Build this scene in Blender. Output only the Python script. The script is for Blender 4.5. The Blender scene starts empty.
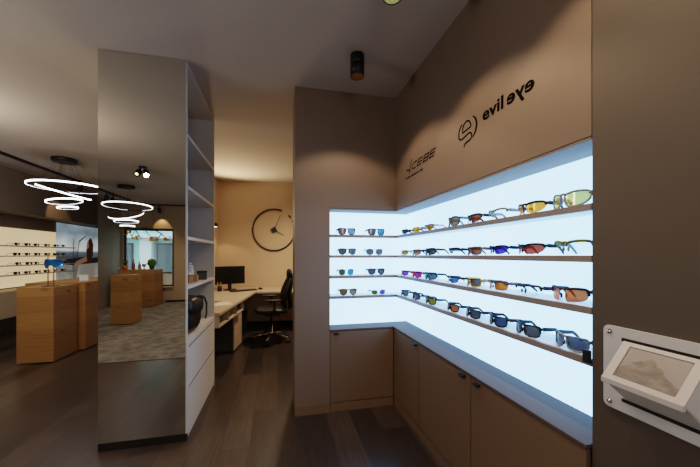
import bpy, bmesh, math, random
from mathutils import Vector, Matrix
random.seed(4)
PI = math.pi
scene = bpy.context.scene
COL = scene.collection
R = math.radians

# ------------------------------------------------------------------ materials
def lin(h):
    h = h.lstrip('#'); out = []
    for i in (0, 2, 4):
        v = int(h[i:i+2], 16)/255
        out.append(v/12.92 if v <= .04045 else ((v+.055)/1.055)**2.4)
    return tuple(out)+(1,)

MATS = {}
def pbr(name, col, rough=.5, metal=0, spec=.5, bump=0, bscale=60, var=0, vscale=3):
    if name in MATS: return MATS[name]
    m = bpy.data.materials.new(name); m.use_nodes = True
    nt = m.node_tree; b = nt.nodes['Principled BSDF']
    c = lin(col) if isinstance(col, str) else tuple(col)+(1,)
    b.inputs['Base Color'].default_value = c
    b.inputs['Roughness'].default_value = rough
    b.inputs['Metallic'].default_value = metal
    b.inputs['Specular IOR Level'].default_value = spec
    if bump or var:
        tc = nt.nodes.new('ShaderNodeTexCoord')
    if var:
        n = nt.nodes.new('ShaderNodeTexNoise'); n.inputs['Scale'].default_value = vscale; n.inputs['Detail'].default_value = 5
        nt.links.new(tc.outputs['Object'], n.inputs['Vector'])
        mx = nt.nodes.new('ShaderNodeMix'); mx.data_type = 'RGBA'
        mx.inputs[6].default_value = tuple(x*(1-var) for x in c[:3])+(1,)
        mx.inputs[7].default_value = tuple(min(1, x*(1+var)) for x in c[:3])+(1,)
        nt.links.new(n.outputs['Fac'], mx.inputs[0]); nt.links.new(mx.outputs[2], b.inputs['Base Color'])
    if bump:
        n2 = nt.nodes.new('ShaderNodeTexNoise'); n2.inputs['Scale'].default_value = bscale; n2.inputs['Detail'].default_value = 4
        nt.links.new(tc.outputs['Object'], n2.inputs['Vector'])
        bp = nt.nodes.new('ShaderNodeBump'); bp.inputs['Strength'].default_value = bump; bp.inputs['Distance'].default_value = .004
        nt.links.new(n2.outputs['Fac'], bp.inputs['Height']); nt.links.new(bp.outputs[0], b.inputs['Normal'])
    MATS[name] = m
    return m

def emit(name, col, s):
    if name in MATS: return MATS[name]
    m = bpy.data.materials.new(name); m.use_nodes = True
    nt = m.node_tree; nt.nodes.remove(nt.nodes['Principled BSDF'])
    e = nt.nodes.new('ShaderNodeEmission'); e.inputs[0].default_value = lin(col); e.inputs[1].default_value = s
    nt.links.new(e.outputs[0], nt.nodes['Material Output'].inputs[0])
    MATS[name] = m
    return m

def glow_panel(name, c1, c2, s):
    """backlit acrylic: soft uneven glow, a little glossy"""
    m = bpy.data.materials.new(name); m.use_nodes = True
    nt = m.node_tree; b = nt.nodes['Principled BSDF']
    tc = nt.nodes.new('ShaderNodeTexCoord'); n = nt.nodes.new('ShaderNodeTexNoise')
    n.inputs['Scale'].default_value = 1.6; n.inputs['Detail'].default_value = 1
    nt.links.new(tc.outputs['Object'], n.inputs['Vector'])
    mx = nt.nodes.new('ShaderNodeMix'); mx.data_type = 'RGBA'
    mx.inputs[6].default_value = lin(c1); mx.inputs[7].default_value = lin(c2)
    nt.links.new(n.outputs['Fac'], mx.inputs[0])
    nt.links.new(mx.outputs[2], b.inputs['Emission Color']); b.inputs['Emission Strength'].default_value = s
    b.inputs['Base Color'].default_value = (.3, .3, .3, 1); b.inputs['Roughness'].default_value = .35
    b.inputs['Specular IOR Level'].default_value = .2
    return m

def planks(name, cA, cB, w, l, rough=.45, along='Y', knots=False):
    m = bpy.data.materials.new(name); m.use_nodes = True
    nt = m.node_tree; N = nt.nodes; L = nt.links; b = N['Principled BSDF']
    tc = N.new('ShaderNodeTexCoord'); sp = N.new('ShaderNodeSeparateXYZ'); L.new(tc.outputs['Object'], sp.inputs[0])
    cb = N.new('ShaderNodeCombineXYZ')
    if along == 'Y':
        L.new(sp.outputs['Y'], cb.inputs['X']); L.new(sp.outputs['X'], cb.inputs['Y'])
    else:                                    # boards run round the block, stacked in height
        ad = N.new('ShaderNodeMath'); ad.operation = 'ADD'
        L.new(sp.outputs['X'], ad.inputs[0]); L.new(sp.outputs['Y'], ad.inputs[1])
        L.new(ad.outputs[0], cb.inputs['X']); L.new(sp.outputs['Z'], cb.inputs['Y'])
    br = N.new('ShaderNodeTexBrick'); br.inputs['Scale'].default_value = 1
    br.inputs['Brick Width'].default_value = l; br.inputs['Row Height'].default_value = w
    br.inputs['Mortar Size'].default_value = .0015 if along == 'Y' else .0008; br.inputs['Mortar Smooth'].default_value = .1
    br.offset = .37
    br.inputs['Color1'].default_value = lin(cA); br.inputs['Color2'].default_value = lin(cB)
    dk = tuple(x*.35 for x in lin(cA)[:3])+(1,) if along == 'Y' else tuple(x*.7 for x in lin(cA)[:3])+(1,)
    br.inputs['Mortar'].default_value = dk
    L.new(cb.outputs[0], br.inputs['Vector'])
    mp = N.new('ShaderNodeMapping'); mp.inputs['Scale'].default_value = (1.5, 26, 26)
    L.new(cb.outputs[0], mp.inputs['Vector'])
    gr = N.new('ShaderNodeTexNoise'); gr.inputs['Scale'].default_value = 2.2; gr.inputs['Detail'].default_value = 8; gr.inputs['Roughness'].default_value = .65
    L.new(mp.outputs[0], gr.inputs['Vector'])
    rp = N.new('ShaderNodeMapRange'); rp.inputs['From Min'].default_value = .3; rp.inputs['From Max'].default_value = .7
    rp.inputs['To Min'].default_value = .62 if along == 'Y' else .8; rp.inputs['To Max'].default_value = 1.3 if along == 'Y' else 1.15
    L.new(gr.outputs['Fac'], rp.inputs['Value'])
    mu = N.new('ShaderNodeVectorMath'); mu.operation = 'SCALE'
    L.new(br.outputs['Color'], mu.inputs[0]); L.new(rp.outputs[0], mu.inputs['Scale'])
    last = mu.outputs[0]
    if knots:
        mp2 = N.new('ShaderNodeMapping'); mp2.inputs['Scale'].default_value = (3.2, 7, 7)
        L.new(cb.outputs[0], mp2.inputs['Vector'])
        vo = N.new('ShaderNodeTexVoronoi'); vo.inputs['Scale'].default_value = 1
        L.new(mp2.outputs[0], vo.inputs['Vector'])
        r2 = N.new('ShaderNodeMapRange'); r2.inputs['From Min'].default_value = .06; r2.inputs['From Max'].default_value = .22
        r2.inputs['To Min'].default_value = .45; r2.inputs['To Max'].default_value = 1
        L.new(vo.outputs['Distance'], r2.inputs['Value'])
        m2 = N.new('ShaderNodeVectorMath'); m2.operation = 'SCALE'
        L.new(last, m2.inputs[0]); L.new(r2.outputs[0], m2.inputs['Scale']); last = m2.outputs[0]
    L.new(last, b.inputs['Base Color'])
    b.inputs['Roughness'].default_value = rough
    bp = N.new('ShaderNodeBump'); bp.inputs['Strength'].default_value = .25; bp.inputs['Distance'].default_value = .002
    L.new(gr.outputs['Fac'], bp.inputs['Height']); L.new(bp.outputs[0], b.inputs['Normal'])
    return m

def carpet_mat():
    m = bpy.data.materials.new('carpet'); m.use_nodes = True
    nt = m.node_tree; N = nt.nodes; L = nt.links; b = N['Principled BSDF']
    tc = N.new('ShaderNodeTexCoord')
    vo = N.new('ShaderNodeTexVoronoi'); vo.inputs['Scale'].default_value = 7
    no = N.new('ShaderNodeTexNoise'); no.inputs['Scale'].default_value = 16; no.inputs['Detail'].default_value = 8
    L.new(tc.outputs['Object'], vo.inputs['Vector']); L.new(tc.outputs['Object'], no.inputs['Vector'])
    ad = N.new('ShaderNodeMath'); ad.operation = 'MULTIPLY'
    L.new(vo.outputs['Distance'], ad.inputs[0]); L.new(no.outputs['Fac'], ad.inputs[1])
    cr = N.new('ShaderNodeValToRGB'); cr.color_ramp.elements[0].position = .08; cr.color_ramp.elements[1].position = .5
    cr.color_ramp.elements[0].color = lin('#55524f'); cr.color_ramp.elements[1].color = lin('#7b7773')
    L.new(ad.outputs[0], cr.inputs[0]); L.new(cr.outputs[0], b.inputs['Base Color'])
    b.inputs['Roughness'].default_value = .95
    bp = N.new('ShaderNodeBump'); bp.inputs['Strength'].default_value = .4; bp.inputs['Distance'].default_value = .004
    L.new(no.outputs['Fac'], bp.inputs['Height']); L.new(bp.outputs[0], b.inputs['Normal'])
    return m

def lens_mat(name, col, clear=.45, metal=.15):
    key = 'lens '+name
    if key in MATS: return MATS[key]
    m = bpy.data.materials.new(key); m.use_nodes = True
    nt = m.node_tree; b = nt.nodes['Principled BSDF']
    b.inputs['Base Color'].default_value = lin(col); b.inputs['Metallic'].default_value = metal; b.inputs['Roughness'].default_value = .12
    t = nt.nodes.new('ShaderNodeBsdfTransparent'); c = lin(col)
    t.inputs[0].default_value = tuple(min(1, x*1.1+.02) for x in c[:3])+(1,)
    mx = nt.nodes.new('ShaderNodeMixShader'); mx.inputs[0].default_value = clear
    nt.links.new(b.outputs[0], mx.inputs[1]); nt.links.new(t.outputs[0], mx.inputs[2])
    nt.links.new(mx.outputs[0], nt.nodes['Material Output'].inputs[0])
    MATS[key] = m
    return m

def glass_mat(name, tint='#f4fafa', clear=.9):
    m = bpy.data.materials.new(name); m.use_nodes = True
    nt = m.node_tree; b = nt.nodes['Principled BSDF']
    b.inputs['Base Color'].default_value = lin(tint); b.inputs['Roughness'].default_value = .02; b.inputs['Metallic'].default_value = .2
    t = nt.nodes.new('ShaderNodeBsdfTransparent'); t.inputs[0].default_value = lin(tint)
    mx = nt.nodes.new('ShaderNodeMixShader'); mx.inputs[0].default_value = clear
    nt.links.new(b.outputs[0], mx.inputs[1]); nt.links.new(t.outputs[0], mx.inputs[2])
    nt.links.new(mx.outputs[0], nt.nodes['Material Output'].inputs[0])
    return m

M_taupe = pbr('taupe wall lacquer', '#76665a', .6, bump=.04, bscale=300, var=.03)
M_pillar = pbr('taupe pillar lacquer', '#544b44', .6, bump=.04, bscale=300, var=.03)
M_cab = pbr('taupe cabinet lacquer', '#735f4e', .5, var=.02)
M_shopwall = pbr('shop wall paint', '#7d7062', .8, bump=.06, bscale=200, var=.03)
M_front = pbr('shop wall paint brightened', '#a8967f', .8, bump=.06, bscale=200, var=.03)  # shop wall colour lightened so the mirrored wall looks better lit
M_office = pbr('office wall paint', '#c2ac90', .85, bump=.06, bscale=200, var=.03)
M_ceil = pbr('ceiling paint', '#b3aaa1', .9, bump=.03, bscale=120, var=.02)
M_white = pbr('white laminate', '#d0ccc6', .45)
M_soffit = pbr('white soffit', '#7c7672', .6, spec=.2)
M_top = pbr('grey worktop', '#5a504c', .7, spec=.15, var=.03, vscale=8)
M_edge = pbr('brown shelf edge', '#857d79', .5)
M_acryl = pbr('frosted shelf acrylic', '#dfe6ec', .3)
M_black = pbr('matt black metal', '#17161a', .45)
M_blackp = pbr('black plastic', '#121214', .55, bump=.1, bscale=200)
M_brass = pbr('brass reflector', '#c39a50', .25, metal=.9)
M_chrome = pbr('chrome', '#c9c9cc', .15, metal=1)
M_gun = pbr('gunmetal handle', '#3a3b40', .35, metal=.7)
M_seam = pbr('dark seam', '#2a2522', .8)
M_plinth = pbr('dark toe kick', '#141312', .6)
M_desk = pbr('pale desk top', '#b5a590', .5, var=.03, vscale=6)
M_deskside = pbr('pale pedestal front', '#b5a188', .55)
M_darkgrey = pbr('dark grey metal', '#3c3a3a', .5)
M_screen = pbr('black screen', '#0a0b0d', .3)
M_paper = pbr('paper', '#d9cfc2', .8)
M_kraft = pbr('kraft card', '#9a7350', .8)
M_acrwhite = pbr('white acrylic plate', '#d3d6dc', .3)
M_cream = pbr('cream holder', '#cbcace', .5)
M_logo = pbr('black wall lettering', '#15100d', .9, spec=0)
M_logo2 = pbr('brown wall lettering', '#3a2d24', .9, spec=0)
M_leather = pbr('black leather', '#17171a', .42, bump=.25, bscale=90)
M_mesh = pbr('black mesh fabric', '#101012', .85, bump=.4, bscale=400)
M_floor = planks('dark wood planks', '#332b27', '#4c4139', .19, 1.35, .32)
M_oak = planks('oak block', '#8f6a3e', '#9f7a4b', .2, 2.4, .5, along='Z', knots=True)
M_carpet = carpet_mat()
M_glow = glow_panel('cool backlight', '#86c0ff', '#a2d2ff', 4.2)
M_warm = glow_panel('warm backlight', '#efcf9b', '#f2d4a6', .75)
M_ring = emit('ring light', '#f0f4ff', 9.0)
M_hot = emit('lamp bulb', '#ffd9a0', 7)
M_mirror = pbr('mirror silver', '#d8d4cc', 0.0, metal=1)
M_glass = glass_mat('window pane glass')
M_turq = pbr('turquoise facade', '#a9d3d0', .8, var=.06, vscale=1)
M_facade = pbr('white facade', '#e3e8ea', .8, var=.05, vscale=2)
M_shopglass = pbr('dark shop glass', '#50646c', .15)
M_pave = pbr('street paving', '#9a9c9c', .9, var=.1, vscale=4)
M_bark = pbr('tree bark', '#596156', .9, bump=.5, bscale=25, var=.2, vscale=8)
M_leaf = pbr('cactus green', '#4c6b33', .6, bump=.3, bscale=40)
M_gold = pbr('gilded leaves', '#d0a552', .45, metal=.4)
M_terra = pbr('terracotta', '#a5673f', .8)
M_red = pbr('red lacquer', '#8f2a2a', .4)
M_yellow = pbr('yellow plastic', '#d0a92c', .5)

# ------------------------------------------------------------------ mesh helpers
def box(bm, x0, x1, y0, y1, z0, z1, mi=0):
    vs = [bm.verts.new((x, y, z)) for x in (x0, x1) for y in (y0, y1) for z in (z0, z1)]
    for q in ((0,1,3,2), (4,6,7,5), (0,4,5,1), (2,3,7,6), (0,2,6,4), (1,5,7,3)):
        f = bm.faces.new([vs[i] for i in q]); f.material_index = mi
    return vs

def prism(bm, pts, z0, z1, axis='Z', mi=0):
    """extrude a closed 2-D outline; axis Z: (x,y) outline, Y: (x,z) outline, X: (y,z) outline"""
    def P(p, h):
        return {'Z': (p[0], p[1], h), 'Y': (p[0], h, p[1]), 'X': (h, p[0], p[1])}[axis]
    a = [bm.verts.new(P(p, z0)) for p in pts]; b = [bm.verts.new(P(p, z1)) for p in pts]
    fs = [bm.faces.new(a), bm.faces.new(b[::-1])]
    n = len(pts)
    for i in range(n):
        fs.append(bm.faces.new((a[i], b[i], b[(i+1) % n], a[(i+1) % n])))
    for f in fs: f.material_index = mi

def lathe(bm, prof, c=(0,0,0), n=24, mi=0, axis='Z'):
    rings = []
    for r, z in prof:
        ring = []
        for i in range(n):
            a = 2*PI*i/n; x, y = r*math.cos(a), r*math.sin(a)
            p = (x, y, z) if axis == 'Z' else ((z, x, y) if axis == 'X' else (x, z, y))
            ring.append(bm.verts.new((p[0]+c[0], p[1]+c[1], p[2]+c[2])))
        rings.append(ring)
    for a, b in zip(rings, rings[1:]):
        for i in range(n):
            f = bm.faces.new((a[i], a[(i+1) % n], b[(i+1) % n], b[i])); f.material_index = mi; f.smooth = True
    for ring in (rings[0], rings[-1]):
        f = bm.faces.new(ring); f.material_index = mi

def tube(bm, pts, r, n=8, closed=False, sx=1, sz=1, mi=0):
    """round (or flattened) tube along points; r a number or a list"""
    pts = [Vector(p) for p in pts]; N = len(pts)
    rr = r if isinstance(r, (list, tuple)) else [r]*N
    rings = []; up0 = Vector((0, 0, 1))
    for i in range(N):
        if closed: t = pts[(i+1) % N]-pts[i-1]
        else: t = pts[min(i+1, N-1)]-pts[max(i-1, 0)]
        t.normalize()
        u = up0 if abs(t.dot(up0)) < .98 else Vector((1, 0, 0))
        s = t.cross(u).normalized(); w = s.cross(t).normalized()
        rings.append([bm.verts.new(pts[i]+s*(rr[i]*sx*math.cos(2*PI*k/n))+w*(rr[i]*sz*math.sin(2*PI*k/n))) for k in range(n)])
    for i in range(N if closed else N-1):
        a, b = rings[i], rings[(i+1) % N]
        for k in range(n):
            f = bm.faces.new((a[k], a[(k+1) % n], b[(k+1) % n], b[k])); f.smooth = True; f.material_index = mi
    if not closed:
        for q in (rings[0], rings[-1]):
            f = bm.faces.new(q); f.material_index = mi

def blob(bm, c, s, seg=14, rings=9, power=1, mi=0):
    top = bm.verts.new((c[0], c[1], c[2]+s[2])); bot = bm.verts.new((c[0], c[1], c[2]-s[2])); rs = []
    def sp(v): return math.copysign(abs(v)**power, v)
    for i in range(1, rings):
        t = PI*i/rings
        rs.append([bm.verts.new((c[0]+s[0]*sp(math.sin(t))*sp(math.cos(2*PI*k/seg)), c[1]+s[1]*sp(math.sin(t))*sp(math.sin(2*PI*k/seg)), c[2]+s[2]*sp(math.cos(t)))) for k in range(seg)])
    fs = []
    for k in range(seg):
        k2 = (k+1) % seg
        fs.append(bm.faces.new((top, rs[0][k], rs[0][k2]))); fs.append(bm.faces.new((bot, rs[-1][k2], rs[-1][k])))
        for a, b in zip(rs, rs[1:]): fs.append(bm.faces.new((a[k], b[k], b[k2], a[k2])))
    for f in fs: f.smooth = True; f.material_index = mi

def obj(name, bm, mat, parent=None, bevel=0, label=None):
    bmesh.ops.recalc_face_normals(bm, faces=bm.faces[:])
    me = bpy.data.meshes.new(name); bm.to_mesh(me); bm.free()
    for m in (mat if isinstance(mat, (list, tuple)) else [mat]): me.materials.append(m)
    o = bpy.data.objects.new(name, me); COL.objects.link(o)
    if parent is not None: o.parent = parent
    if bevel:
        md = o.modifiers.new('bevel', 'BEVEL'); md.width = bevel; md.segments = 2; md.limit_method = 'ANGLE'
    if label: o['label'] = label
    return o

def bxo(name, dims, mat, parent=None, bevel=0, label=None):
    bm = bmesh.new(); box(bm, *dims); return obj(name, bm, mat, parent, bevel, label)

def thing(name, label, cat, loc=(0,0,0), rotz=0, group=None):
    o = bpy.data.objects.new(name, None); COL.objects.link(o)
    o.empty_display_size = .1
    o.location = loc; o.rotation_euler = (0, 0, rotz)
    o['label'] = label; o['category'] = cat
    if group: o['group'] = group
    return o

def tag(o, label, cat, group=None):
    o['label'] = label; o['category'] = cat
    if group: o['group'] = group
    return o

def struct(o): o['kind'] = 'structure'; return o

def boxes(name, lst, mat, parent=None, bevel=0):
    bm = bmesh.new()
    for d in lst: box(bm, *d)
    return obj(name, bm, mat, parent, bevel)

def text_mesh(body, size, mat, name, parent=None, extrude=.0006, bold=0.0, shear=0.0, spacing=1.0):
    cu = bpy.data.curves.new('t', 'FONT'); cu.body = body; cu.size = size; cu.extrude = extrude; cu.offset = bold; cu.shear = shear
    cu.space_character = spacing
    o = bpy.data.objects.new('t', cu); COL.objects.link(o)
    bpy.context.view_layer.update()
    me = bpy.data.meshes.new_from_object(o.evaluated_get(bpy.context.evaluated_depsgraph_get()))
    bpy.data.objects.remove(o)
    me.materials.clear(); me.materials.append(mat); me.name = name
    ob = bpy.data.objects.new(name, me); COL.objects.link(ob)
    if parent is not None: ob.parent = parent
    return ob

CEIL = 2.66
# ------------------------------------------------------------------ camera
cam = bpy.data.cameras.new('camera'); cam.sensor_width = 36; cam.lens = 36*311/700; cam.shift_y = .0307; cam.clip_start = .03
co = bpy.data.objects.new('camera', cam); COL.objects.link(co)
co.location = (0, 0, 1.3); co.rotation_euler = (R(90), 0, R(-13.03)); scene.camera = co

# ------------------------------------------------------------------ the setting
XR, YB, YP = .995, 2.54, .807            # right wall plane, niche wall plane, pillar edge
NX, NY = 1.165, 2.71                     # niche back planes
struct(bxo('floor', (-4.75, 2.0, -5.0, 9.6, -.08, 0), M_floor))
struct(bxo('ceiling', (-4.75, 2.0, -5.0, 9.6, CEIL, CEIL+.1), M_ceil))
HZ = 1.69                                # underside of the boxed-in headers
# right wall: pillar (continuing behind the camera), header, back of the niche
struct(boxes('wall_right', [(XR, 1.3, YP+.003, YB+.17, HZ, CEIL), (NX+.02, 1.3, YP, 2.9, 0, HZ)], M_taupe))
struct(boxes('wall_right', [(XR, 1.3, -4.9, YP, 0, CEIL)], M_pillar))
struct(boxes('wall_back', [(.132, .417, YB, 2.9, 0, CEIL), (.417, XR-.001, YB, 2.9, HZ, CEIL), (.417, NX+.019, NY+.02, 2.9, 0, HZ-.001)], M_taupe))
bm = bmesh.new()
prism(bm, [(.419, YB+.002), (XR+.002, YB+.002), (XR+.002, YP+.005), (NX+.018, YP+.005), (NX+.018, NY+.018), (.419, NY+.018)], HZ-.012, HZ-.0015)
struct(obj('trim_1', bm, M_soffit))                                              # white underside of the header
struct(bxo('trim_2', (.134, .416, YB-.004, YB-.0005, .0, .075), M_cab))
# office behind: walls turned about seven degrees
TH = R(6.84); OC = (-.36, 5.3)
def office(name, lst, mat):
    o = boxes(name, lst, mat); o.location = (OC[0], OC[1], 0); o.rotation_euler = (0, 0, -TH); return struct(o)
office('wall_office', [(-.88, 2.2, .72, .80, 0, CEIL)], M_office)
office('wall_office_side', [(-.88, -.80, -1.93, .72, 0, CEIL)], M_office)
struct(boxes('wall_office_right', [(1.62, 1.7, 2.9, 5.85, 0, CEIL), (1.3, 1.7, 2.82, 2.9, 0, CEIL)], M_office))
office('baseboard_office', [(-.73, 1.75, .705, .7195, 0, .07)], M_plinth)
# shop at the left
struct(boxes('wall_left', [(-4.6, -4.09, -4.9, 5.5, 0, CEIL), (-4.6, -4.09, 5.5, 9.3, 1.985, CEIL), (-4.6, -4.42, 5.5, 9.3, 0, 1.985)], M_shopwall))
struct(boxes('wall_far', [(-4.6, -.9, 9.3, 9.4, 0, CEIL), (-1.28, -1.2, 6.3, 9.3, 0, CEIL)], M_shopwall))
WY = -4.72
WX0, WX1, WZ0, WZ1 = -4.02, -2.80, .44, 2.02
struct(boxes('wall_front', [(-4.6, WX0, WY-.12, WY, 0, CEIL), (WX1, 1.3, WY-.12, WY, 0, CEIL), (WX0, WX1, WY-.12, WY, 0, WZ0), (WX0, WX1, WY-.12, WY, WZ1, CEIL)], M_front))
struct(bxo('baseboard_front', (-3.0, XR-.01, WY+.001, WY+.015, 0, .06), M_plinth))
wn = bpy.data.objects.new('window_1', None); COL.objects.link(wn); wn.location = ((WX0+WX1)/2, WY-.06, WZ0); struct(wn)
hw, hh = (WX1-WX0)/2, WZ1-WZ0
boxes('window_frame', [(-hw, -hw+.05, -.03, .03, 0, hh), (hw-.05, hw, -.03, .03, 0, hh), (-hw+.05, hw-.05, -.03, .03, hh-.06, hh), (-hw+.05, hw-.05, -.03, .03, 0, .04), (-hw+.05, hw-.05, -.03, .03, .36, .39)], M_darkgrey, wn, .004)
bxo('window_pane', (-hw+.05, hw-.05, -.006, .006, .39, hh-.06), M_glass, wn)
bxo('window_panel', (-hw+.05, hw-.05, -.012, .012, .04, .36), M_facade, wn)
bxo('window_sill', (-hw, hw, .03, .12, -.03, -.002), M_desk, wn, .004)

cp = bxo('carpet', (-4.08, XR-.01, WY+.02, .44, .0005, .008), M_carpet)
tag(cp, 'grey flecked carpet laid over the wood floor, seen in the mirror', 'carpet')

# ------------------------------------------------------------------ street outside the shop window
struct(bxo('ground', (-16, 8, -18, WY-.13, -.2, -.02), M_pave))
sb = thing('street_building', 'pale turquoise building with white columns across the street, seen through the window', 'building', (-3.6, -9.5, -.02))
bxo('wall', (-4.6, 6, -3, 0, 0, 7), M_turq, sb)
for i, x in enumerate((-3.6, -1.75, -.35, 1.3, 2.9)):
    bxo('column', (x, x+.42, .02, .35, 0, 1.979), M_facade, sb, .01)
bxo('canopy', (-4.5, 4.5, .02, .6, 1.98, 2.14), M_facade, sb, .02)
for x in (-3.1, -1.25, .15, 1.8):
    f = bxo('shop_window', (x, x+1.0, .005, .05, .3, 1.8), M_darkgrey, sb)
    bxo('pane', (x+.05, x+.95, .045, .06, .36, 1.74), M_shopglass, f)
wb = thing('street_building', 'white building with small windows at the left of the window view', 'building', (-13.2, -8.6, -.02), R(0))
bxo('wall', (-2.2, 4.2, -3, 0, 0, 7.5), M_facade, wb)
for x in (-1.5, -.1, 1.3, 2.7):
    for z in (1.1, 3.4):
        f = bxo('window', (x, x+.5, .002, .03, z, z+1.1), M_darkgrey, wb); bxo('pane', (x+.05, x+.45, .025, .035, z+.05, z+1.05), M_shopglass, f)
bm = bmesh.new(); tube(bm, [(0, 0, -.2), (.03, 0, 1), (0, .04, 2.2), (.1, 0, 3.6), (.05, 0, 5)], [.17, .14, .13, .12, .1], 10)
o = obj('tree_trunk', bm, M_bark); o.location = (-5.2, -7.0, 0); tag(o, 'grey green tree trunk on the pavement outside the window', 'tree')

# ------------------------------------------------------------------ lit corner niche
o = bxo('light_panel', (NX, NX+.018, YP+.004, NY-.002, .684, HZ-.013), M_glow); tag(o, 'glowing cool white panel behind the eyewear shelves on the right wall', 'light panel')
o = bxo('light_panel', (.419, NX-.001, NY, NY+.018, .684, HZ-.013), M_glow); tag(o, 'glowing cool white panel in the back wall of the lit niche', 'light panel')

# base cabinets (front faces flush with the walls above)
TOPZ = .682
def cabinet_front(root, x0, x1, z0, z1, hx):          # local: front face at y=0, looking to -y
    d = bxo('door', (x0+.002, x1-.002, -.018, 0, z0, z1), M_cab, root, .0012)
    h = bxo('handle', (hx-.02, hx+.02, -.040, -.016, z1-.022, z1-.009), M_gun, d, .003, 'dark metal tab handle')
    return d
c = thing('base_cabinet', 'low taupe cupboard in the back wall of the niche with one door', 'cupboard', (.419, YB+.018, 0))
bxo('carcass', (0, .57, .0, .15, .0, TOPZ-.016), M_seam, c)
bxo('plinth', (.0, .553, -.018, -.001, .001, .072), M_cab, c)
cabinet_front(c, 0, .555, .078, TOPZ-.018, .05)
for y1, y0, hy, lab in ((2.538, 2.052, 2.10, 'short taupe cupboard under the right worktop, next to the inner corner'),
                        (2.050, 1.437, 1.50, 'taupe cupboard in the middle of the run under the right worktop'),
                        (1.435, .811, 1.375, 'taupe cupboard at the near end under the right worktop')):
    c = thing('base_cabinet', lab, 'cupboard', (XR+.0, y1, 0), R(-90), 'cupboards under the right worktop')
    w = y1-y0
    bxo('carcass', (.001, w-.001, .0, .165, .0, TOPZ-.016), M_seam, c)
    bxo('plinth', (.001, w-.001, -.016, -.001, .001, .072), M_cab, c)
    cabinet_front(c, 0, w, .078, TOPZ-.018, y1-hy)
bm = bmesh.new()
prism(bm, [(.42, YB-.004), (XR-.022, YB-.004), (XR-.022, YP+.005), (NX-.001, YP+.005), (NX-.001, NY-.001), (.42, NY-.001)], TOPZ-.014, TOPZ)
wt = obj('worktop', bm, M_top, None, .002); tag(wt, 'grey L-shaped worktop running along the cupboards below the lit niche', 'worktop')

# the four L-shaped shelves
SZ = (1.470, 1.2985, 1.127, .957)
ROWN = ('top', 'second', 'third', 'lowest')
for k, z in enumerate(SZ):
    s = thing('display_shelf', {0: 'topmost L-shaped shelf with brown edge in the bright niche', 1: 'second shelf from the top with brown edge in the bright niche',
              2: 'third shelf from the top with brown edge in the bright niche', 3: 'lowest L-shaped shelf with brown edge in the bright niche'}[k], 'shelf', (0, 0, z), 0, 'L-shaped shelves in the bright niche')
    bm = bmesh.new()
    prism(bm, [(.4195, YB+.018), (XR+.018, YB+.018), (XR+.018, YP+.006), (NX-.001, YP+.006), (NX-.001, NY-.001), (.4195, NY-.001)], -.018, 0)
    obj('board', bm, M_acryl, s)
    bm = bmesh.new()
    prism(bm, [(.4195, YB+.004), (XR+.004, YB+.004), (XR+.004, YP+.006), (XR+.0175, YP+.006), (XR+.0175, YB+.0175), (.4195, YB+.0175)], -.0225, 0)
    obj('edge_strip', bm, M_edge, s, 0, 'brown front edge')
o = bxo('shelf_bracket', (XR-.006, XR+.0035, YP+.005, YP+.03, .944, .987), M_black, None, .002); tag(o, 'small black clip on the near end of the lowest shelf', 'clip')

# ------------------------------------------------------------------ sunglasses
def smooth_loop(pts, n):
    out = []; N = len(pts)
    for i in range(n):
        t = i*N/n; k = int(t); f = t-k
        p = [Vector(pts[(k+j) % N]) for j in (-1, 0, 1, 2)]
        out.append(.5*((2*p[1])+(p[2]-p[0])*f+(2*p[0]-5*p[1]+4*p[2]-p[3])*f*f+(3*p[1]-p[0]-3*p[2]+p[3])*f**3))
    return out
SHAPES = {   # outline from the inner top, along the top, down the outside, back along the bottom (a: 0 bridge .. 1 temple, b: height)
    'square': [(.02, .38), (.28, .48), (.7, .5), (.97, .46), (1.0, .08), (.95, -.33), (.72, -.5), (.32, -.5), (.08, -.32)],
    'round': [(.08, .32), (.32, .48), (.68, .5), (.95, .36), (1, 0), (.9, -.33), (.6, -.5), (.3, -.47), (.06, -.2)],
    'aviator': [(.02, .38), (.3, .48), (.7, .5), (.98, .4), (1, .05), (.9, -.3), (.62, -.5), (.33, -.42), (.1, -.1)],
    'sport': [(0, .3), (.25, .44), (.6, .5), (.92, .44), (1.02, .2), (.97, -.12), (.76, -.4), (.42, -.5), (.14, -.42), (.04, -.1)],
    'wide': [(0, .4), (.3, .47), (.7, .5), (.97, .43), (1.02, .12), (.97, -.22), (.74, -.44), (.38, -.5), (.12, -.5), (.05, -.05)],
}
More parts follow.
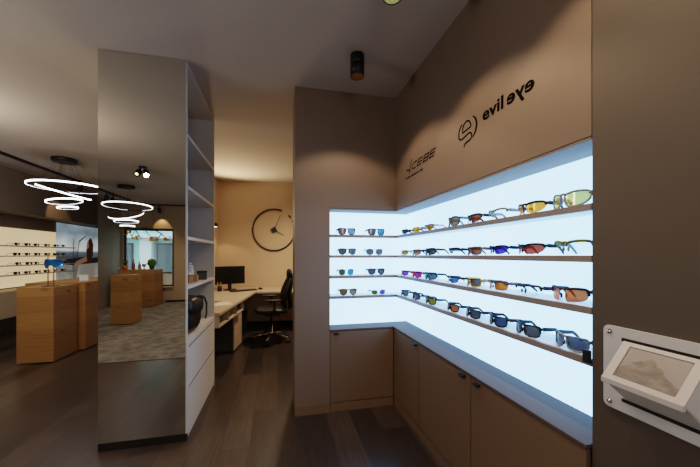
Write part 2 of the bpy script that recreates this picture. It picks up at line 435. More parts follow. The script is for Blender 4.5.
def make_glasses(label, shape, lens, frame, temple=None, w=.060, h=.042, bridge=.016, rad=.11, rim='full', rimr=.0024, lens_reflect=None, clear=.24, tl=.125, detail=True, group=None, pads=True, tip=None, empty_lens=False):
    w *= 1.05; h *= 1.06; rimr *= 1.5
    root = thing('sunglasses', label, 'sunglasses', group=group)
    MF = pbr('frame '+frame, frame, .5, spec=.2); MT = pbr('frame '+(temple or frame), temple or frame, .5, spec=.2)
    zc = h/2+rimr+.001
    def S(x, z): return Vector((x, x*x/(2*rad), z))
    lensmats = [lens_mat(c+str(clear)+str(empty_lens), c, .93 if empty_lens else clear, .1 if empty_lens else .15) for c in (lens, lens_reflect or lens)]  # a differing second lens colour paints in a mirror coating's reflection
    frame_bm = bmesh.new()
    for sgn in (-1, 1):
        loop2 = smooth_loop([(a, b, 0) for a, b in SHAPES[shape]], 28)
        P = [S(sgn*(bridge/2+p.x*w), zc+p.y*h) for p in loop2]
        cx, cz = .5, 0
        bm = bmesh.new(); rings = []
        for f in (1, .66, .33):
            rings.append([bm.verts.new(S(sgn*(bridge/2+(cx+(p.x-cx)*f)*w), zc+(p.y-cz)*f*h)) for p in loop2])
        cen = bm.verts.new(S(sgn*(bridge/2+cx*w), zc))
        for A, B in zip(rings, rings[1:]):
            for i in range(28): bm.faces.new((A[i], A[(i+1) % 28], B[(i+1) % 28], B[i])).smooth = True
        for i in range(28): bm.faces.new((rings[-1][i], rings[-1][(i+1) % 28], cen)).smooth = True
        obj('lens', bm, lensmats[0 if sgn < 0 else 1], root)
        if rim == 'full': tube(frame_bm, P, rimr, 6, True, 1.2, 1)
        elif rim == 'top':
            n = 14; tube(frame_bm, [P[i-1] for i in range(0, n)], rimr*1.15, 6, False, 1.2, 1.2)
    zi = zc+.34*h
    xi = bridge/2+.05*w
    tube(frame_bm, [S(-xi, zi), S(-xi*.5, zi+.003), S(0, zi+.004), S(xi*.5, zi+.003), S(xi, zi)], rimr*1.25, 6)
    xo = bridge/2+w; ho = S(xo, zc+.32*h)
    for sgn in (-1, 1):
        tube(frame_bm, [S(sgn*(xo-.004), zc+.34*h), Vector((sgn*(ho.x+.003), ho.y+.002, ho.z)), Vector((sgn*(ho.x+.003), ho.y+.012, ho.z))], [rimr*1.5, rimr*1.7, rimr*1.5], 6)
    obj('frame', frame_bm, MF, root)
    for sgn in (-1, 1):
        y0 = ho.y+.010; y1 = tl; pts = []; rs = []
        for i in range(9):
            t = i/8; y = y0+(y1-y0)*t
            drop = 0 if t < .62 else (ho.z-.006)*((t-.62)/.38)**1.3
            pts.append((sgn*(ho.x+.003-.008*t*t), y, ho.z-.002*math.sin(t*PI)-drop)); rs.append(.0078-.0042*t+.0012*math.sin(t*PI))
        bm = bmesh.new(); tube(bm, pts, rs, 6, False, .42, 1.15); t = obj('temple', bm, MT, root)
        if tip:
            bm = bmesh.new(); tube(bm, pts[6:], [r*1.25 for r in rs[6:]], 6, False, .5, 1.1); obj('temple_tip', bm, pbr('frame '+tip, tip, .35), t)
    if pads:
        for sgn in (-1, 1):
            bm = bmesh.new(); blob(bm, (sgn*(bridge/2+.0025), .006, zc-.12*h), (.0036, .005, .0095), 8, 6); obj('nose_pad', bm, MT, root)
    return root

def ordn(i, n, left='left'):
    return ('leftmost', 'second from left', 'third from left', 'fourth from left', 'fifth from left', 'sixth from left', 'seventh from left', 'rightmost')[i if i < n-1 else 7]

# (y, words, shape, kwargs) along the right wall, from the inner corner towards the pillar
GY = [
 [(2.435, 'dark navy sporty', 'wide', dict(lens='#2c3446', frame='#23283a', rim='top', w=.055, h=.034)),
  (2.215, 'black framed yellow lens', 'wide', dict(lens='#c9a61c', frame='#d0b021', temple='#1c2230', w=.055, h=.034)),
  (2.005, 'amber lens clear sided', 'sport', dict(lens='#a8742a', frame='#8b8f98', temple='#b8c2cc', rim='top', w=.058, h=.036)),
  (1.693, 'large smoky grey wraparound', 'round', dict(lens='#776c5f', frame='#5d6068', temple='#6e8494', w=.063, h=.050, rimr=.003)),
  (1.492, 'reddish brown half-rim', 'wide', dict(lens='#7d4630', frame='#22262e', rim='top', w=.064, h=.040)),
  (1.308, 'clear lens olive browed', 'sport', dict(lens='#e8f0f2', frame='#77805f', temple='#9aa4ae', rim='top', w=.064, h=.042, empty_lens=True)),
  (1.108, 'bright orange gold shield', 'sport', dict(lens='#dc9a30', frame='#33221a', temple='#20242c', rim='top', w=.066, h=.042, rad=.085, clear=.35)),
  (.925, 'silver framed big yellow-green lens', 'sport', dict(lens='#cbc66e', frame='#8b97a4', temple='#a9b4be', w=.068, h=.050, rad=.09, clear=.4, tip='#3a4048'))],
 [(2.435, 'yellow framed olive lens', 'wide', dict(lens='#8d8420', frame='#d2bf2a', temple='#9fb2bc', w=.055, h=.034)),
  (2.205, 'teal framed salmon lens', 'wide', dict(lens='#b0664e', frame='#24494c', temple='#1f2428', w=.057, h=.036)),
  (1.985, 'charcoal grey wraparound', 'wide', dict(lens='#4a5258', frame='#2b3138', w=.060, h=.040, rimr=.0028)),
  (1.690, 'thin black half-rim clear lens', 'wide', dict(lens='#e9f2f6', frame='#23282e', rim='top', w=.060, h=.036, empty_lens=True)),
  (1.490, 'grey framed copper brown lens', 'square', dict(lens='#85553f', frame='#6c6a6b', temple='#596066', w=.062, h=.036, rimr=.0028)),
  (1.305, 'violet blue mirrored', 'sport', dict(lens='#463fd0', frame='#191f4a', temple='#1d1f2c', rim='top', w=.066, h=.038, clear=.25)),
  (1.118, 'long brick red lens dark teal framed', 'sport', dict(lens='#a45040', frame='#23343a', temple='#1e2b30', rim='top', w=.070, h=.040, rad=.085)),
  (.918, 'clear lens olive green topped', 'sport', dict(lens='#e6eff2', frame='#6f7a36', temple='#8b919e', rim='top', w=.068, h=.044, empty_lens=True, rad=.09, rimr=.0027))],
 [(2.435, 'pink framed purple lens', 'wide', dict(lens='#6e4aa8', frame='#a3306e', temple='#24262e', w=.055, h=.034)),
  (2.205, 'raspberry red framed violet lens', 'square', dict(lens='#7d4aa0', frame='#c22456', temple='#30262e', w=.060, h=.038, rimr=.003)),
  (1.985, 'petrol blue framed grey lens', 'wide', dict(lens='#566468', frame='#1f6a94', temple='#26323a', w=.064, h=.042, rimr=.003)),
  (1.700, 'lime fronted blue lens', 'wide', dict(lens='#466aa6', frame='#2a3440', temple='#20262e', rim='top', w=.060, h=.036, tip='#a9c23c')),
  (1.497, 'orange and lime edged grey lens', 'square', dict(lens='#555657', frame='#b59a45', temple='#a9b0a2', w=.064, h=.040)),
  (1.305, 'grey framed square amber orange', 'square', dict(lens='#c0702a', frame='#4a4f58', temple='#7f8a80', w=.064, h=.040, rim='top')),
  (1.120, 'slim dark half-rim clear lens', 'wide', dict(lens='#e8f1f5', frame='#2b3038', temple='#20262e', rim='top', w=.064, h=.038, empty_lens=True)),
  (.927, 'large copper orange lens black armed', 'wide', dict(lens='#c87646', frame='#3a3a40', temple='#20242a', rim='top', w=.066, h=.046, rad=.1))],
 [(2.440, 'slate grey', 'square', dict(lens='#5c6466', frame='#2e3a3e', w=.056, h=.036)),
  (2.215, 'yellow and black framed plum lens', 'wide', dict(lens='#594a62', frame='#3a3a34', temple='#20242a', w=.058, h=.036, tip='#a9a020')),
  (1.985, 'black framed olive yellow lens', 'square', dict(lens='#8a7c24', frame='#26292c', w=.062, h=.038)),
  (1.700, 'black framed orange brown lens', 'square', dict(lens='#ac6236', frame='#22262a', w=.060, h=.038)),
  (1.500, 'black framed dark slate lens', 'square', dict(lens='#4b5054', frame='#272d33', w=.061, h=.040)),
  (1.303, 'black framed deep blue lens', 'square', dict(lens='#3e4f70', frame='#20262e', w=.062, h=.041)),
  (1.118, 'dark framed greenish purple lens', 'square', dict(lens='#585a5c', frame='#2a3434', w=.063, h=.042)),
  (.917, 'steel blue framed blue-grey lens', 'square', dict(lens='#566070', frame='#7f8d9c', temple='#4a5560', w=.064, h=.044))],
]
for k, row in enumerate(GY):
    for i, (y, words, shape, kw) in enumerate(row):
        g = make_glasses('%s sunglasses, %s, %s shelf of right wall' % (words, ordn(i, 8), ROWN[k]), shape, group='sunglasses along the right wall of the niche', **kw)
        g.location = (XR+.027, y+.014, SZ[k]); g.rotation_euler = (0, 0, R((-91 if i < 3 else -97)+random.uniform(-3, 3)))
GB = [
 [(.567, 'black framed brown and mirrored blue', 'square', dict(lens='#6f5250', lens_reflect='#6e7c95', frame='#2a2c34')), (.829, 'black framed grey and mirrored blue', 'square', dict(lens='#565c60', lens_reflect='#3d86bd', frame='#33383e'))],
 [(.571, 'dark green-grey aviator', 'aviator', dict(lens='#50585a', frame='#333e42')), (.811, 'thin grey rounded', 'round', dict(lens='#5e6468', frame='#8b949a', rimr=.0013))],
 [(.562, 'thin framed green and mirrored sky blue', 'round', dict(lens='#3f5a3c', lens_reflect='#2f8cc4', frame='#9aa0a0', rimr=.0013, w=.052)), (.829, 'dark grey pilot style', 'aviator', dict(lens='#50565a', frame='#39424a'))],
 [(.580, 'brown lens browline', 'aviator', dict(lens='#6a5634', frame='#4a3c30')), (.847, 'small green and mirrored violet lens', 'round', dict(lens='#3f6a28', lens_reflect='#5a4ac4', frame='#a5aab4', rimr=.0013, w=.050, h=.034))],
]
for k, row in enumerate(GB):
    for i, (x, words, shape, kw) in enumerate(row):
        kw = dict(dict(w=.060, h=.048, rad=.2, bridge=.018, tl=.13, clear=.12), **kw)
        g = make_glasses('%s sunglasses, %s pair, %s shelf of niche back wall' % (words, ('left', 'right')[i], ROWN[k]), shape, group='sunglasses on the back wall of the niche', **kw)
        g.location = (x, YB+.022, SZ[k]); g.rotation_euler = (0, 0, R(random.uniform(-5, 3)))

# ------------------------------------------------------------------ lettering on the header (right wall); local x runs to -Y
def on_wall(name, label, y, z):
    t = thing(name, label, 'wall lettering', (XR-.0012, y, z))
    t.rotation_euler = (R(90), 0, R(-90)); return t
t = on_wall('wall_lettering', 'black two-word lettering high on the taupe wall, second word mirrored', 1.363, 1.967)
a = text_mesh('evil', .086, M_logo, 'word', t, bold=.0018, spacing=1.02)
b = text_mesh('eye', .086, M_logo, 'word', t, bold=.0018, spacing=1.02)
wa = max(v.co.x for v in a.data.vertices); wb_ = max(v.co.x for v in b.data.vertices)
for v in b.data.vertices: v.co.x = wb_-v.co.x
b.data.flip_normals()
sx = .324/(wa+wb_+.018)
for v in a.data.vertices: v.co.x *= sx
for v in b.data.vertices: v.co.x *= sx
b.location = ((wa+.018)*sx, 0, 0)

def ribbon(bm, pts, w):
    """flat stroke in the xy plane"""
    pts = [Vector((p[0], p[1], 0)) for p in pts]; n = len(pts); L = []; ws = w if isinstance(w, list) else [w]*n
    for i in range(n):
        t = (pts[min(i+1, n-1)]-pts[max(i-1, 0)]).normalized(); s = Vector((-t.y, t.x, 0))*ws[i]/2
        L.append([bm.verts.new(pts[i]+s), bm.verts.new(pts[i]-s), bm.verts.new(pts[i]+s+Vector((0, 0, .0008))), bm.verts.new(pts[i]-s+Vector((0, 0, .0008)))])
    for A, B in zip(L, L[1:]):
        for q in ((0, 2, 2, 0), (1, 3, 3, 1), (0, 1, 1, 0), (2, 3, 3, 2)):
            try: bm.faces.new((A[q[0]], A[q[1]], B[q[2]], B[q[3]]))
            except ValueError: pass
    for E_ in (L[0], L[-1]): bm.faces.new((E_[0], E_[1], E_[3], E_[2]))
def arc(cx, cy, rx, ry, a0, a1, n=14): return [(cx+rx*math.cos(R(a0+(a1-a0)*i/n)), cy+ry*math.sin(R(a0+(a1-a0)*i/n))) for i in range(n+1)]
t = on_wall('wall_emblem', 'black round emblem of curved strokes left of the two-word lettering', 1.575, 1.906)
t['category'] = 'emblem'
for pts, w in ((arc(.082, .068, .078, .060, 125, 208)+[(.03, .034), (.10, .046)]+arc(.10, .026, .024, .020, 90, -80, 8)+[(.075, .004), (.06, .0), (.056, -.016)], .0085), (arc(.085, .068, .080, .068, 55, -55), [.004+.009*math.sin(PI*i/14) for i in range(15)]),
               (arc(.078, .074, .038, .044, 0, 180)+[(.040, .066), (.116, .074)], .0085)):
    bm = bmesh.new(); ribbon(bm, pts, w); obj('stroke', bm, M_logo, t)
t = on_wall('wall_lettering', 'slanted dark lettering with a small tagline near the inner corner', 2.337, 1.90)
LW, LH, LS = .084, .050, .0082                     # slanted letters drawn as strokes
def slant(x0, pts): return [(x0+u*LW*.88+v*LH*.55, .048+v*LH) for u, v in pts]
for k, ch in enumerate('CEBE'):
    bm = bmesh.new(); x0 = .125+k*.094; a0 = .08
    if ch == 'C': ribbon(bm, slant(x0, [(1, .92), (.3, .92), (.05, .7), (.05, .3), (.3, .08), (1, .08)]), LS)
    else:
        for v in (.08, .5, .92): ribbon(bm, slant(x0, [(a0, v), (.98, v)]), LS)
        ribbon(bm, slant(x0, [(a0, .0), (a0, 1)]), LS)
        if ch == 'B': ribbon(bm, slant(x0, [(.96, .05), (.96, .95)]), LS)
    obj('letter', bm, M_logo, t)
bm = bmesh.new()
ribbon(bm, [(.03, .068), (.075, .066), (.10, .04)], .009); obj('stroke', bm, M_logo, t)
bm = bmesh.new(); ribbon(bm, [(.09, .03), (.105, .08), (.135, .135)], .008); obj('stroke', bm, M_logo, t)
bm = bmesh.new()
x = .01
for wd in (3, 4, 10, 2, 4):                       # a tagline too small to read: fine uneven strokes
    for j in range(wd):
        x += .011; hgt = random.choice((.012, .013, .015)); box(bm, x, x+.0075, .0, hgt, 0, .0006)
    x += .012
obj('tagline', bm, M_logo2, t)

# ------------------------------------------------------------------ leaflet holder on the pillar
PY0, PY1, PZ0, PZ1 = .40, .765, .838, 1.086
t = thing('wall_plate', 'white acrylic plate with two screws and slots fixed to the pillar', 'plate', (XR-.001, 0, 0))
bm = bmesh.new(); r = .016; pts = []
for cy, cz, a0 in ((PY1-r, PZ1-r, 0), (PY0+r, PZ1-r, 90), (PY0+r, PZ0+r, 180), (PY1-r, PZ0+r, 270)):
    for i in range(6): pts.append((cy+r*math.cos(R(a0+18*i)), cz+r*math.sin(R(a0+18*i))))
prism(bm, pts, -.008, 0, 'X'); obj('plate', bm, M_acrwhite, t, .0008)
for y in (.746, .42):
    for z in (1.068, .857):
        bm = bmesh.new(); lathe(bm, [(.0, -.013), (.005, -.0128), (.0075, -.0105), (.008, -.0082)], (0, y, z), 14, 0, 'X'); obj('screw', bm, M_chrome, t)
for z in (1.052, .874):
    bxo('slot', (-.0088, -.0082, .47, .712, z-.005, z+.005), M_black, t)
h = thing('leaflet_holder', 'cream tilted leaflet holder hanging on the white acrylic plate', 'leaflet holder', (XR-.0095, .516, .88))
HW = .185
# side profile (x: out of the wall is negative, z): wedge
prof = [(0, 0), (-.081, .066), (-.084, .075), (-.004, .168), (0, .166)]
bm = bmesh.new()
def xz(pts, y0, y1):
    a_ = [bm.verts.new((p[0], y0, p[1])) for p in pts]; b_ = [bm.verts.new((p[0], y1, p[1])) for p in pts]
    bm.faces.new(a_); bm.faces.new(b_[::-1]); n = len(pts)
    for i in range(n): bm.faces.new((a_[i], b_[i], b_[(i+1) % n], a_[(i+1) % n]))
xz([(0, 0), (-.081, .066), (-.081, .070), (0, .006)], 0, HW); obj('underside', bm, M_acrwhite, h)
for y in (0, HW-.004):
    bm = bmesh.new(); xz([(0, .004), (-.081, .068), (-.084, .075), (-.004, .168), (0, .168)], y, y+.004); obj('side_panel', bm, M_acrwhite, h)
nrm = Vector((-.093, 0, -.080)).normalized()
e0, e1 = Vector((-.084, 0, .075)), Vector((-.004, 0, .168))      # lower and upper edge of the sloping face
d = (e1-e0); dl = d.length; d.normalize(); nf = Vector((-d.z, 0, d.x))
if nf.z < 0: nf = -nf
def face_plate(name, a0, a1, y0, y1, lift, th, mat, par, mi=None):
    bm_ = bmesh.new(); vs = []
    for l in (lift, lift+th):
        for a_, y_ in ((a0, y0), (a0, y1), (a1, y1), (a1, y0)): vs.append(bm_.verts.new(e0+d*a_+nf*l+Vector((0, y_, 0))))
    for q in ((0,1,2,3), (7,6,5,4), (0,4,5,1), (1,5,6,2), (2,6,7,3), (3,7,4,0)): bm_.faces.new([vs[i] for i in q])
    return obj(name, bm_, mat, par)
face_plate('backing', 0, dl, .004, HW-.004, -.004, .003, M_cream, h)
for a0, a1, y0, y1 in ((0, .012, 0, HW), (dl-.012, dl, 0, HW), (.012, dl-.012, 0, .022), (.012, dl-.012, HW-.022, HW)):
    face_plate('rim', a0, a1, y0, y1, 0, .004, M_cream, h)
bx_ = bxo('lip', (-.092, -.082, 0, HW, .062, .078), M_cream, h, .002)
# the leaflet: a grey mountain view, printed (procedural)
m = bpy.data.materials.new('leaflet print'); m.use_nodes = True; nt = m.node_tree; N = nt.nodes; L = nt.links; b = N['Principled BSDF']
tc = N.new('ShaderNodeTexCoord'); sp = N.new('ShaderNodeSeparateXYZ'); L.new(tc.outputs['Generated'], sp.inputs[0])
# generated: y runs to the left in the picture, z up the slope
ab = N.new('ShaderNodeMath'); ab.operation = 'SUBTRACT'; L.new(sp.outputs['Y'], ab.inputs[0]); ab.inputs[1].default_value = .56
ab2 = N.new('ShaderNodeMath'); ab2.operation = 'ABSOLUTE'; L.new(ab.outputs[0], ab2.inputs[0])
no = N.new('ShaderNodeTexNoise'); no.inputs['Scale'].default_value = 3; no.inputs['Detail'].default_value = 8; L.new(tc.outputs['Generated'], no.inputs['Vector'])
mul = N.new('ShaderNodeMath'); mul.operation = 'MULTIPLY_ADD'; L.new(ab2.outputs[0], mul.inputs[0]); mul.inputs[1].default_value = -1.15; mul.inputs[2].default_value = .66
ad = N.new('ShaderNodeMath'); ad.operation = 'MULTIPLY_ADD'; L.new(no.outputs['Fac'], ad.inputs[0]); ad.inputs[1].default_value = .38; L.new(mul.outputs[0], ad.inputs[2])
su = N.new('ShaderNodeMath'); su.operation = 'SUBTRACT'; L.new(ad.outputs[0], su.inputs[0]); L.new(sp.outputs['Z'], su.inputs[1])
mr = N.new('ShaderNodeMapRange'); mr.inputs['From Min'].default_value = -.01; mr.inputs['From Max'].default_value = .04; L.new(su.outputs[0], mr.inputs['Value'])
cr = N.new('ShaderNodeValToRGB'); cr.color_ramp.elements[0].color = lin('#6a6461'); cr.color_ramp.elements[1].color = lin('#8e8886'); cr.color_ramp.elements[0].position = .38; cr.color_ramp.elements[1].position = .66
no2 = N.new('ShaderNodeTexNoise'); no2.inputs['Scale'].default_value = 4; no2.inputs['Detail'].default_value = 10; no2.inputs['Roughness'].default_value = .65; L.new(tc.outputs['Generated'], no2.inputs['Vector']); L.new(no2.outputs['Fac'], cr.inputs[0])
mx = N.new('ShaderNodeMix'); mx.data_type = 'RGBA'; mx.inputs[6].default_value = lin('#938f92'); L.new(mr.outputs[0], mx.inputs[0]); L.new(cr.outputs[0], mx.inputs[7]); L.new(mx.outputs[2], b.inputs['Base Color']); b.inputs['Roughness'].default_value = .4
lf = face_plate('leaflet', .014, dl-.014, .024, HW-.024, .0003, .001, m, None)
lf.location = h.location; tag(lf, 'grey leaflet with a mountain photograph lying in the tilted holder', 'leaflet')

# ------------------------------------------------------------------ mirrored shelving column
CX0, CX1, CY0, CY1 = -1.157, -.62, 2.374, 3.34
c = thing('mirror_cabinet', 'floor to ceiling white open shelving column with a mirrored front', 'cabinet', (CX0, CY0, 0))
W, D = CX1-CX0, CY1-CY0; CH = CEIL-.003
bxo('mirror', (.002, W-.008, -.006, -.0005, .055, CH-.003), M_mirror, c, 0, 'full height mirror')
bxo('plinth', (.0, W, -.004, .02, .0005, .052), M_plinth, c)
bxo('end_panel', (0, W, 0, .020, .0525, CH), M_white, c, .001)
bxo('end_panel', (0, W, D-.022, D, .0005, CH), M_white, c, .001)
bxo('back_panel', (0, .02, .0205, D-.0225, .0005, CH), M_white, c)
bxo('top_panel', (.0205, W, .0205, D-.0225, CH-.022, CH), M_white, c)
CSZ = (2.16, 1.795, 1.433, 1.08, .69)
for z in CSZ: bxo('shelf', (.0205, W-.002, .0205, D-.0225, z-.024, z), M_white, c, .001)
bxo('plinth', (.0205, W-.01, .0205, D-.0225, .0005, .055), M_white, c)
for z0, z1 in ((.06, .372), (.376, .655)):
    d_ = bxo('drawer', (.03, W-.001, .022, D-.024, z0, z1), M_white, c, .0015)
    bxo('finger_groove', (W-.0012, W-.0004, .04, D-.05, z1-.012, z1-.004), M_seam, d_)

# things on its shelves
t = thing('shoulder_bag', 'black leather bag with a strap hanging down, on the lower open shelf', 'bag', (-.71, 2.70, .6905), R(86))
bm = bmesh.new(); blob(bm, (0, 0, .14), (.17, .085, .14), 24, 14, .62); obj('bag_body', bm, M_leather, t)
bm = bmesh.new(); blob(bm, (0, -.03, .21), (.16, .075, .075), 20, 10, .6); obj('flap', bm, M_leather, t)
bm = bmesh.new(); tube(bm, [(-.15, 0, .22), (-.12, -.05, .275), (0, -.09, .285), (.1, -.105, .26), (.15, -.11, .2), (.165, -.105, .12), (.16, -.1, .07)], [.011]*7, 8, False, .5, 1.3); obj('strap', bm, M_leather, t)
Z4 = 1.0805
def jar(name, label, x, y, rad, hgt, mat, lidm):
    t = thing(name, label, 'jar', (x, y, Z4)); bm = bmesh.new()
    lathe(bm, [(rad*.9, 0), (rad, .006), (rad, hgt*.75), (rad*.7, hgt*.86), (rad*.7, hgt*.88)], n=18); obj('jar_body', bm, mat, t)
    bm = bmesh.new(); lathe(bm, [(rad*.76, hgt*.885), (rad*.76, hgt)], n=18); obj('lid', bm, lidm, t)
M_cl = glass_mat('clear jar', '#e6eef0', .3)
jar('glass_jar', 'shorter pale glass jar standing on the fourth open shelf', -.75, 2.91, .045, .13, M_cl, M_white)
jar('glass_jar', 'taller pale glass jar farther back on the fourth open shelf', -.80, 3.10, .045, .15, M_cl, M_cl)
jar('terracotta_jar', 'small brown jar near the front of the fourth open shelf', -.68, 2.66, .03, .065, M_kraft, M_terra)
t = bxo('card_box', (-.035, .035, -.03, .03, 0, .055), M_kraft, None, .002); t.location = (-.68, 2.78, Z4); tag(t, 'small brown cardboard box on the fourth open shelf', 'box')
t = thing('dark_box', 'small dark grey box at the far end of the fourth open shelf', 'box', (-.665, 3.02, Z4), .2)
bxo('box_body', (-.04, .04, -.03, .03, 0, .06), M_darkgrey, t, .002); bxo('lid', (-.042, .042, -.032, .032, .0605, .078), M_black, t, .002)

# ------------------------------------------------------------------ office: L desk, monitor, chair, clock, wall lamp
def off(x, y, z=0):
    return (OC[0]+x*math.cos(TH)+y*math.sin(TH), OC[1]-x*math.sin(TH)+y*math.cos(TH), z)
DZ = .70
t = thing('corner_desk', 'pale L-shaped corner desk with open compartments below its edge', 'desk', off(0, 0), -TH)
bm = bmesh.new(); prism(bm, [(-.798, .715), (-.798, -1.86), (-.715, -1.86), (-.002, -1.86), (0, 0), (1.5, 0), (1.5, .715)], DZ-.03, DZ); obj('desk_top', bm, M_desk, t, .002)
bm = bmesh.new()
box(bm, -.5, -.02, -1.84, -.75, DZ-.165, DZ-.15)
for y in (-1.84, -1.48, -1.12, -.765): box(bm, -.5, -.02, y, y+.015, DZ-.15, DZ-.0305)
box(bm, -.515, -.5, -1.84, -.75, DZ-.165, DZ-.0305)
obj('compartment', bm, M_desk, t)
bxo('binder', (-.4, -.05, -1.10, -.80, DZ-.149, DZ-.06), M_black, t)
for y in (-.30, .6): bxo('leg', (1.40, 1.45, y-.05+.1, y+.05, 0, DZ-.0305), M_darkgrey, t)
bxo('leg', (-.70, -.65, -1.8, -1.75, 0, DZ-.0305), M_darkgrey, t)
t = thing('desk_pedestal', 'dark sided drawer pedestal standing under the near part of the desk', 'pedestal', off(-.09, -.75), -TH)
bxo('carcass', (-.45, -.018, -.215, .21, .03, .525), M_darkgrey, t, .002)
bxo('plinth', (-.43, -.03, -.20, .2, 0, .03), M_plinth, t)
for z0, z1 in ((.035, .275), (.279, .52)):
    d_ = bxo('drawer', (-.0175, 0, -.213, .208, z0, z1), M_deskside, t, .0015)
t = thing('computer_tower', 'grey computer tower with pale top on the floor below the desk corner', 'computer', off(-.18, -.02), -TH)
bxo('case', (-.2, .0, -.2, .22, .012, .40), M_darkgrey, t, .004); bxo('top_cover', (-.2, .0, -.2, .22, .4005, .412), M_cream, t)
bxo('front_panel', (.0005, .008, -.195, .215, .02, .395), M_black, t)
t = thing('computer_monitor', 'black computer monitor standing on the pale corner desk', 'monitor', off(-.47, .28, DZ), R(28))
bxo('screen_housing', (-.25, .25, -.012, .022, .105, .41), M_blackp, t, .006)
bxo('screen', (-.237, .237, -.0135, -.0125, .120, .398), M_screen, t)
bxo('stand', (-.03, .03, .023, .04, .012, .25), M_blackp, t, .004)
bm = bmesh.new(); lathe(bm, [(.11, 0), (.11, .008), (.095, .012)], (0, .02, 0), 24); obj('stand_base', bm, M_blackp, t)
t = thing('keyboard', 'black keyboard lying in front of the monitor', 'keyboard', off(-.22, .14, DZ), R(32))
bxo('keyboard_body', (-.22, .22, -.065, .065, 0, .016), M_blackp, t, .004)
bm = bmesh.new()
for r_ in range(4):
    for q in range(14): box(bm, -.207+q*.0295, -.207+q*.0295+.025, -.052+r_*.026, -.052+r_*.026+.022, .0162, .021)
k = obj('keys', bm, M_darkgrey, t)
t = thing('computer_mouse', 'small black mouse beside the keyboard', 'mouse', off(.02, .34, DZ), R(20))
bm = bmesh.new(); blob(bm, (0, 0, .016), (.032, .055, .016), 16, 8, .8); obj('mouse_body', bm, M_blackp, t); bxo('wheel', (-.004, .004, .02, .04, .0285, .0335), M_darkgrey, t)
for i, (x, y, rz, lab) in enumerate(((-.16, -1.25, .3, 'loose sheet of paper on the near end of the desk'), (-.30, -1.10, -.2, 'printed card lying beside the sheet on the desk'))):
    o = bxo('paper_sheet', (-.10, .10, -.14, .14, 0, .0015) if i == 0 else (-.06, .06, -.09, .09, 0, .004), M_paper if i == 0 else M_kraft, None); p = off(x, y, DZ+.0003); o.location = p; o.rotation_euler = (0, 0, rz); tag(o, lab, 'paper')
t = thing('pen_cup', 'small dark cup with yellow pens at the left of the monitor', 'pen cup', off(-.60, .13, DZ))
bm = bmesh.new(); lathe(bm, [(.034, 0), (.036, .09), (.032, .09), (.031, .008), (.0, .007)], n=16); obj('cup', bm, M_black, t)
for dx, dy in ((.01, .02), (-.02, .0), (.015, -.018)):
    bm = bmesh.new(); tube(bm, [(dx*.5, dy*.5, .012), (dx*1.6, dy*1.6, .15)], .0045, 6); obj('pen', bm, M_yellow, t)

t = thing('office_chair', 'black swivel chair with headrest and chrome star base at the desk', 'chair', (-.10, 4.85, 0), R(96))
# local: the sitter faces +y ; after turning about 90 degrees the chair faces left
for k in range(5):
    a_ = 2*PI*k/5+.3; ca, sa = math.cos(a_), math.sin(a_)
    bm = bmesh.new(); tube(bm, [(.03*ca, .03*sa, .115), (.16*ca, .16*sa, .105), (.29*ca, .29*sa, .072)], [.022, .018, .014], 8, False, 1, .8); lg = obj('star_leg', bm, M_chrome, t)
    bm = bmesh.new()
    for s in (-1, 1):
        lathe(bm, [(.0, -.011), (.025, -.009), (.026, 0), (.025, .009), (.0, .011)], (.29*ca-sa*.016*s, .29*sa+ca*.016*s, .0265), 14, 0, 'X')
    obj('caster', bm, M_blackp, lg)
bm = bmesh.new(); lathe(bm, [(.036, .085), (.036, .14), (.026, .145), (.026, .26), (.016, .262), (.016, .40)], n=16); obj('gas_column', bm, M_chrome, t)
bxo('tilt_mechanism', (-.1, .1, -.12, .1, .395, .44), M_blackp, t, .01)
bm = bmesh.new(); lathe(bm, [(.026, -.01), (.028, 0), (.028, .012), (.0, .014)], (.16, .05, .415), 14, 0, 'X'); obj('tilt_knob', bm, M_chrome, t)
bm = bmesh.new(); tube(bm, [(.1, .05, .415), (.152, .05, .415)], .008, 8); obj('lever', bm, M_chrome, t)
bm = bmesh.new(); blob(bm, (0, 0, .475), (.25, .245, .045), 26, 10, .55); obj('seat', bm, M_leather, t)
bm = bmesh.new(); NX_, NZ_ = 8, 14; grid = []
for i in range(NZ_+1):
    v = i/NZ_; z = .52+.43*v; hwid = .21+.03*math.sin(PI*v)-.05*v*v; row = []
    for j in range(NX_+1):
        u = j/NX_*2-1; row.append(bm.verts.new((u*hwid, -.215-.07*v+.03*math.sin(v*PI*1.2)+.035*u*u, z)))
    grid.append(row)
for i in range(NZ_):
    for j in range(NX_): bm.faces.new((grid[i][j], grid[i][j+1], grid[i+1][j+1], grid[i+1][j])).smooth = True
o = obj('backrest', bm, M_mesh, t); md = o.modifiers.new('solid', 'SOLIDIFY'); md.thickness = .035; md.offset = 0
bm = bmesh.new(); tube(bm, [(0, -.06, .42), (0, -.22, .43), (0, -.285, .5), (0, -.27, .7), (0, -.32, .95), (0, -.325, 1.02)], [.03, .03, .026, .022, .02, .018], 10, False, 1.4, .8); obj('back_support', bm, M_blackp, t)
bm = bmesh.new(); blob(bm, (0, -.27, 1.0), (.15, .035, .085), 20, 10, .7); obj('headrest', bm, M_mesh, t)
for s in (-1, 1):
    bm = bmesh.new(); tube(bm, [(s*.2, -.02, .43), (s*.285, -.02, .46), (s*.295, -.02, .55), (s*.29, -.02, .635)], [.018, .018, .017, .016], 8, False, 1, 1.4); ar = obj('armrest', bm, M_blackp, t)
    bm = bmesh.new(); blob(bm, (s*.285, .0, .65), (.045, .13, .016), 16, 8, .6); obj('arm_pad', bm, M_leather, ar)

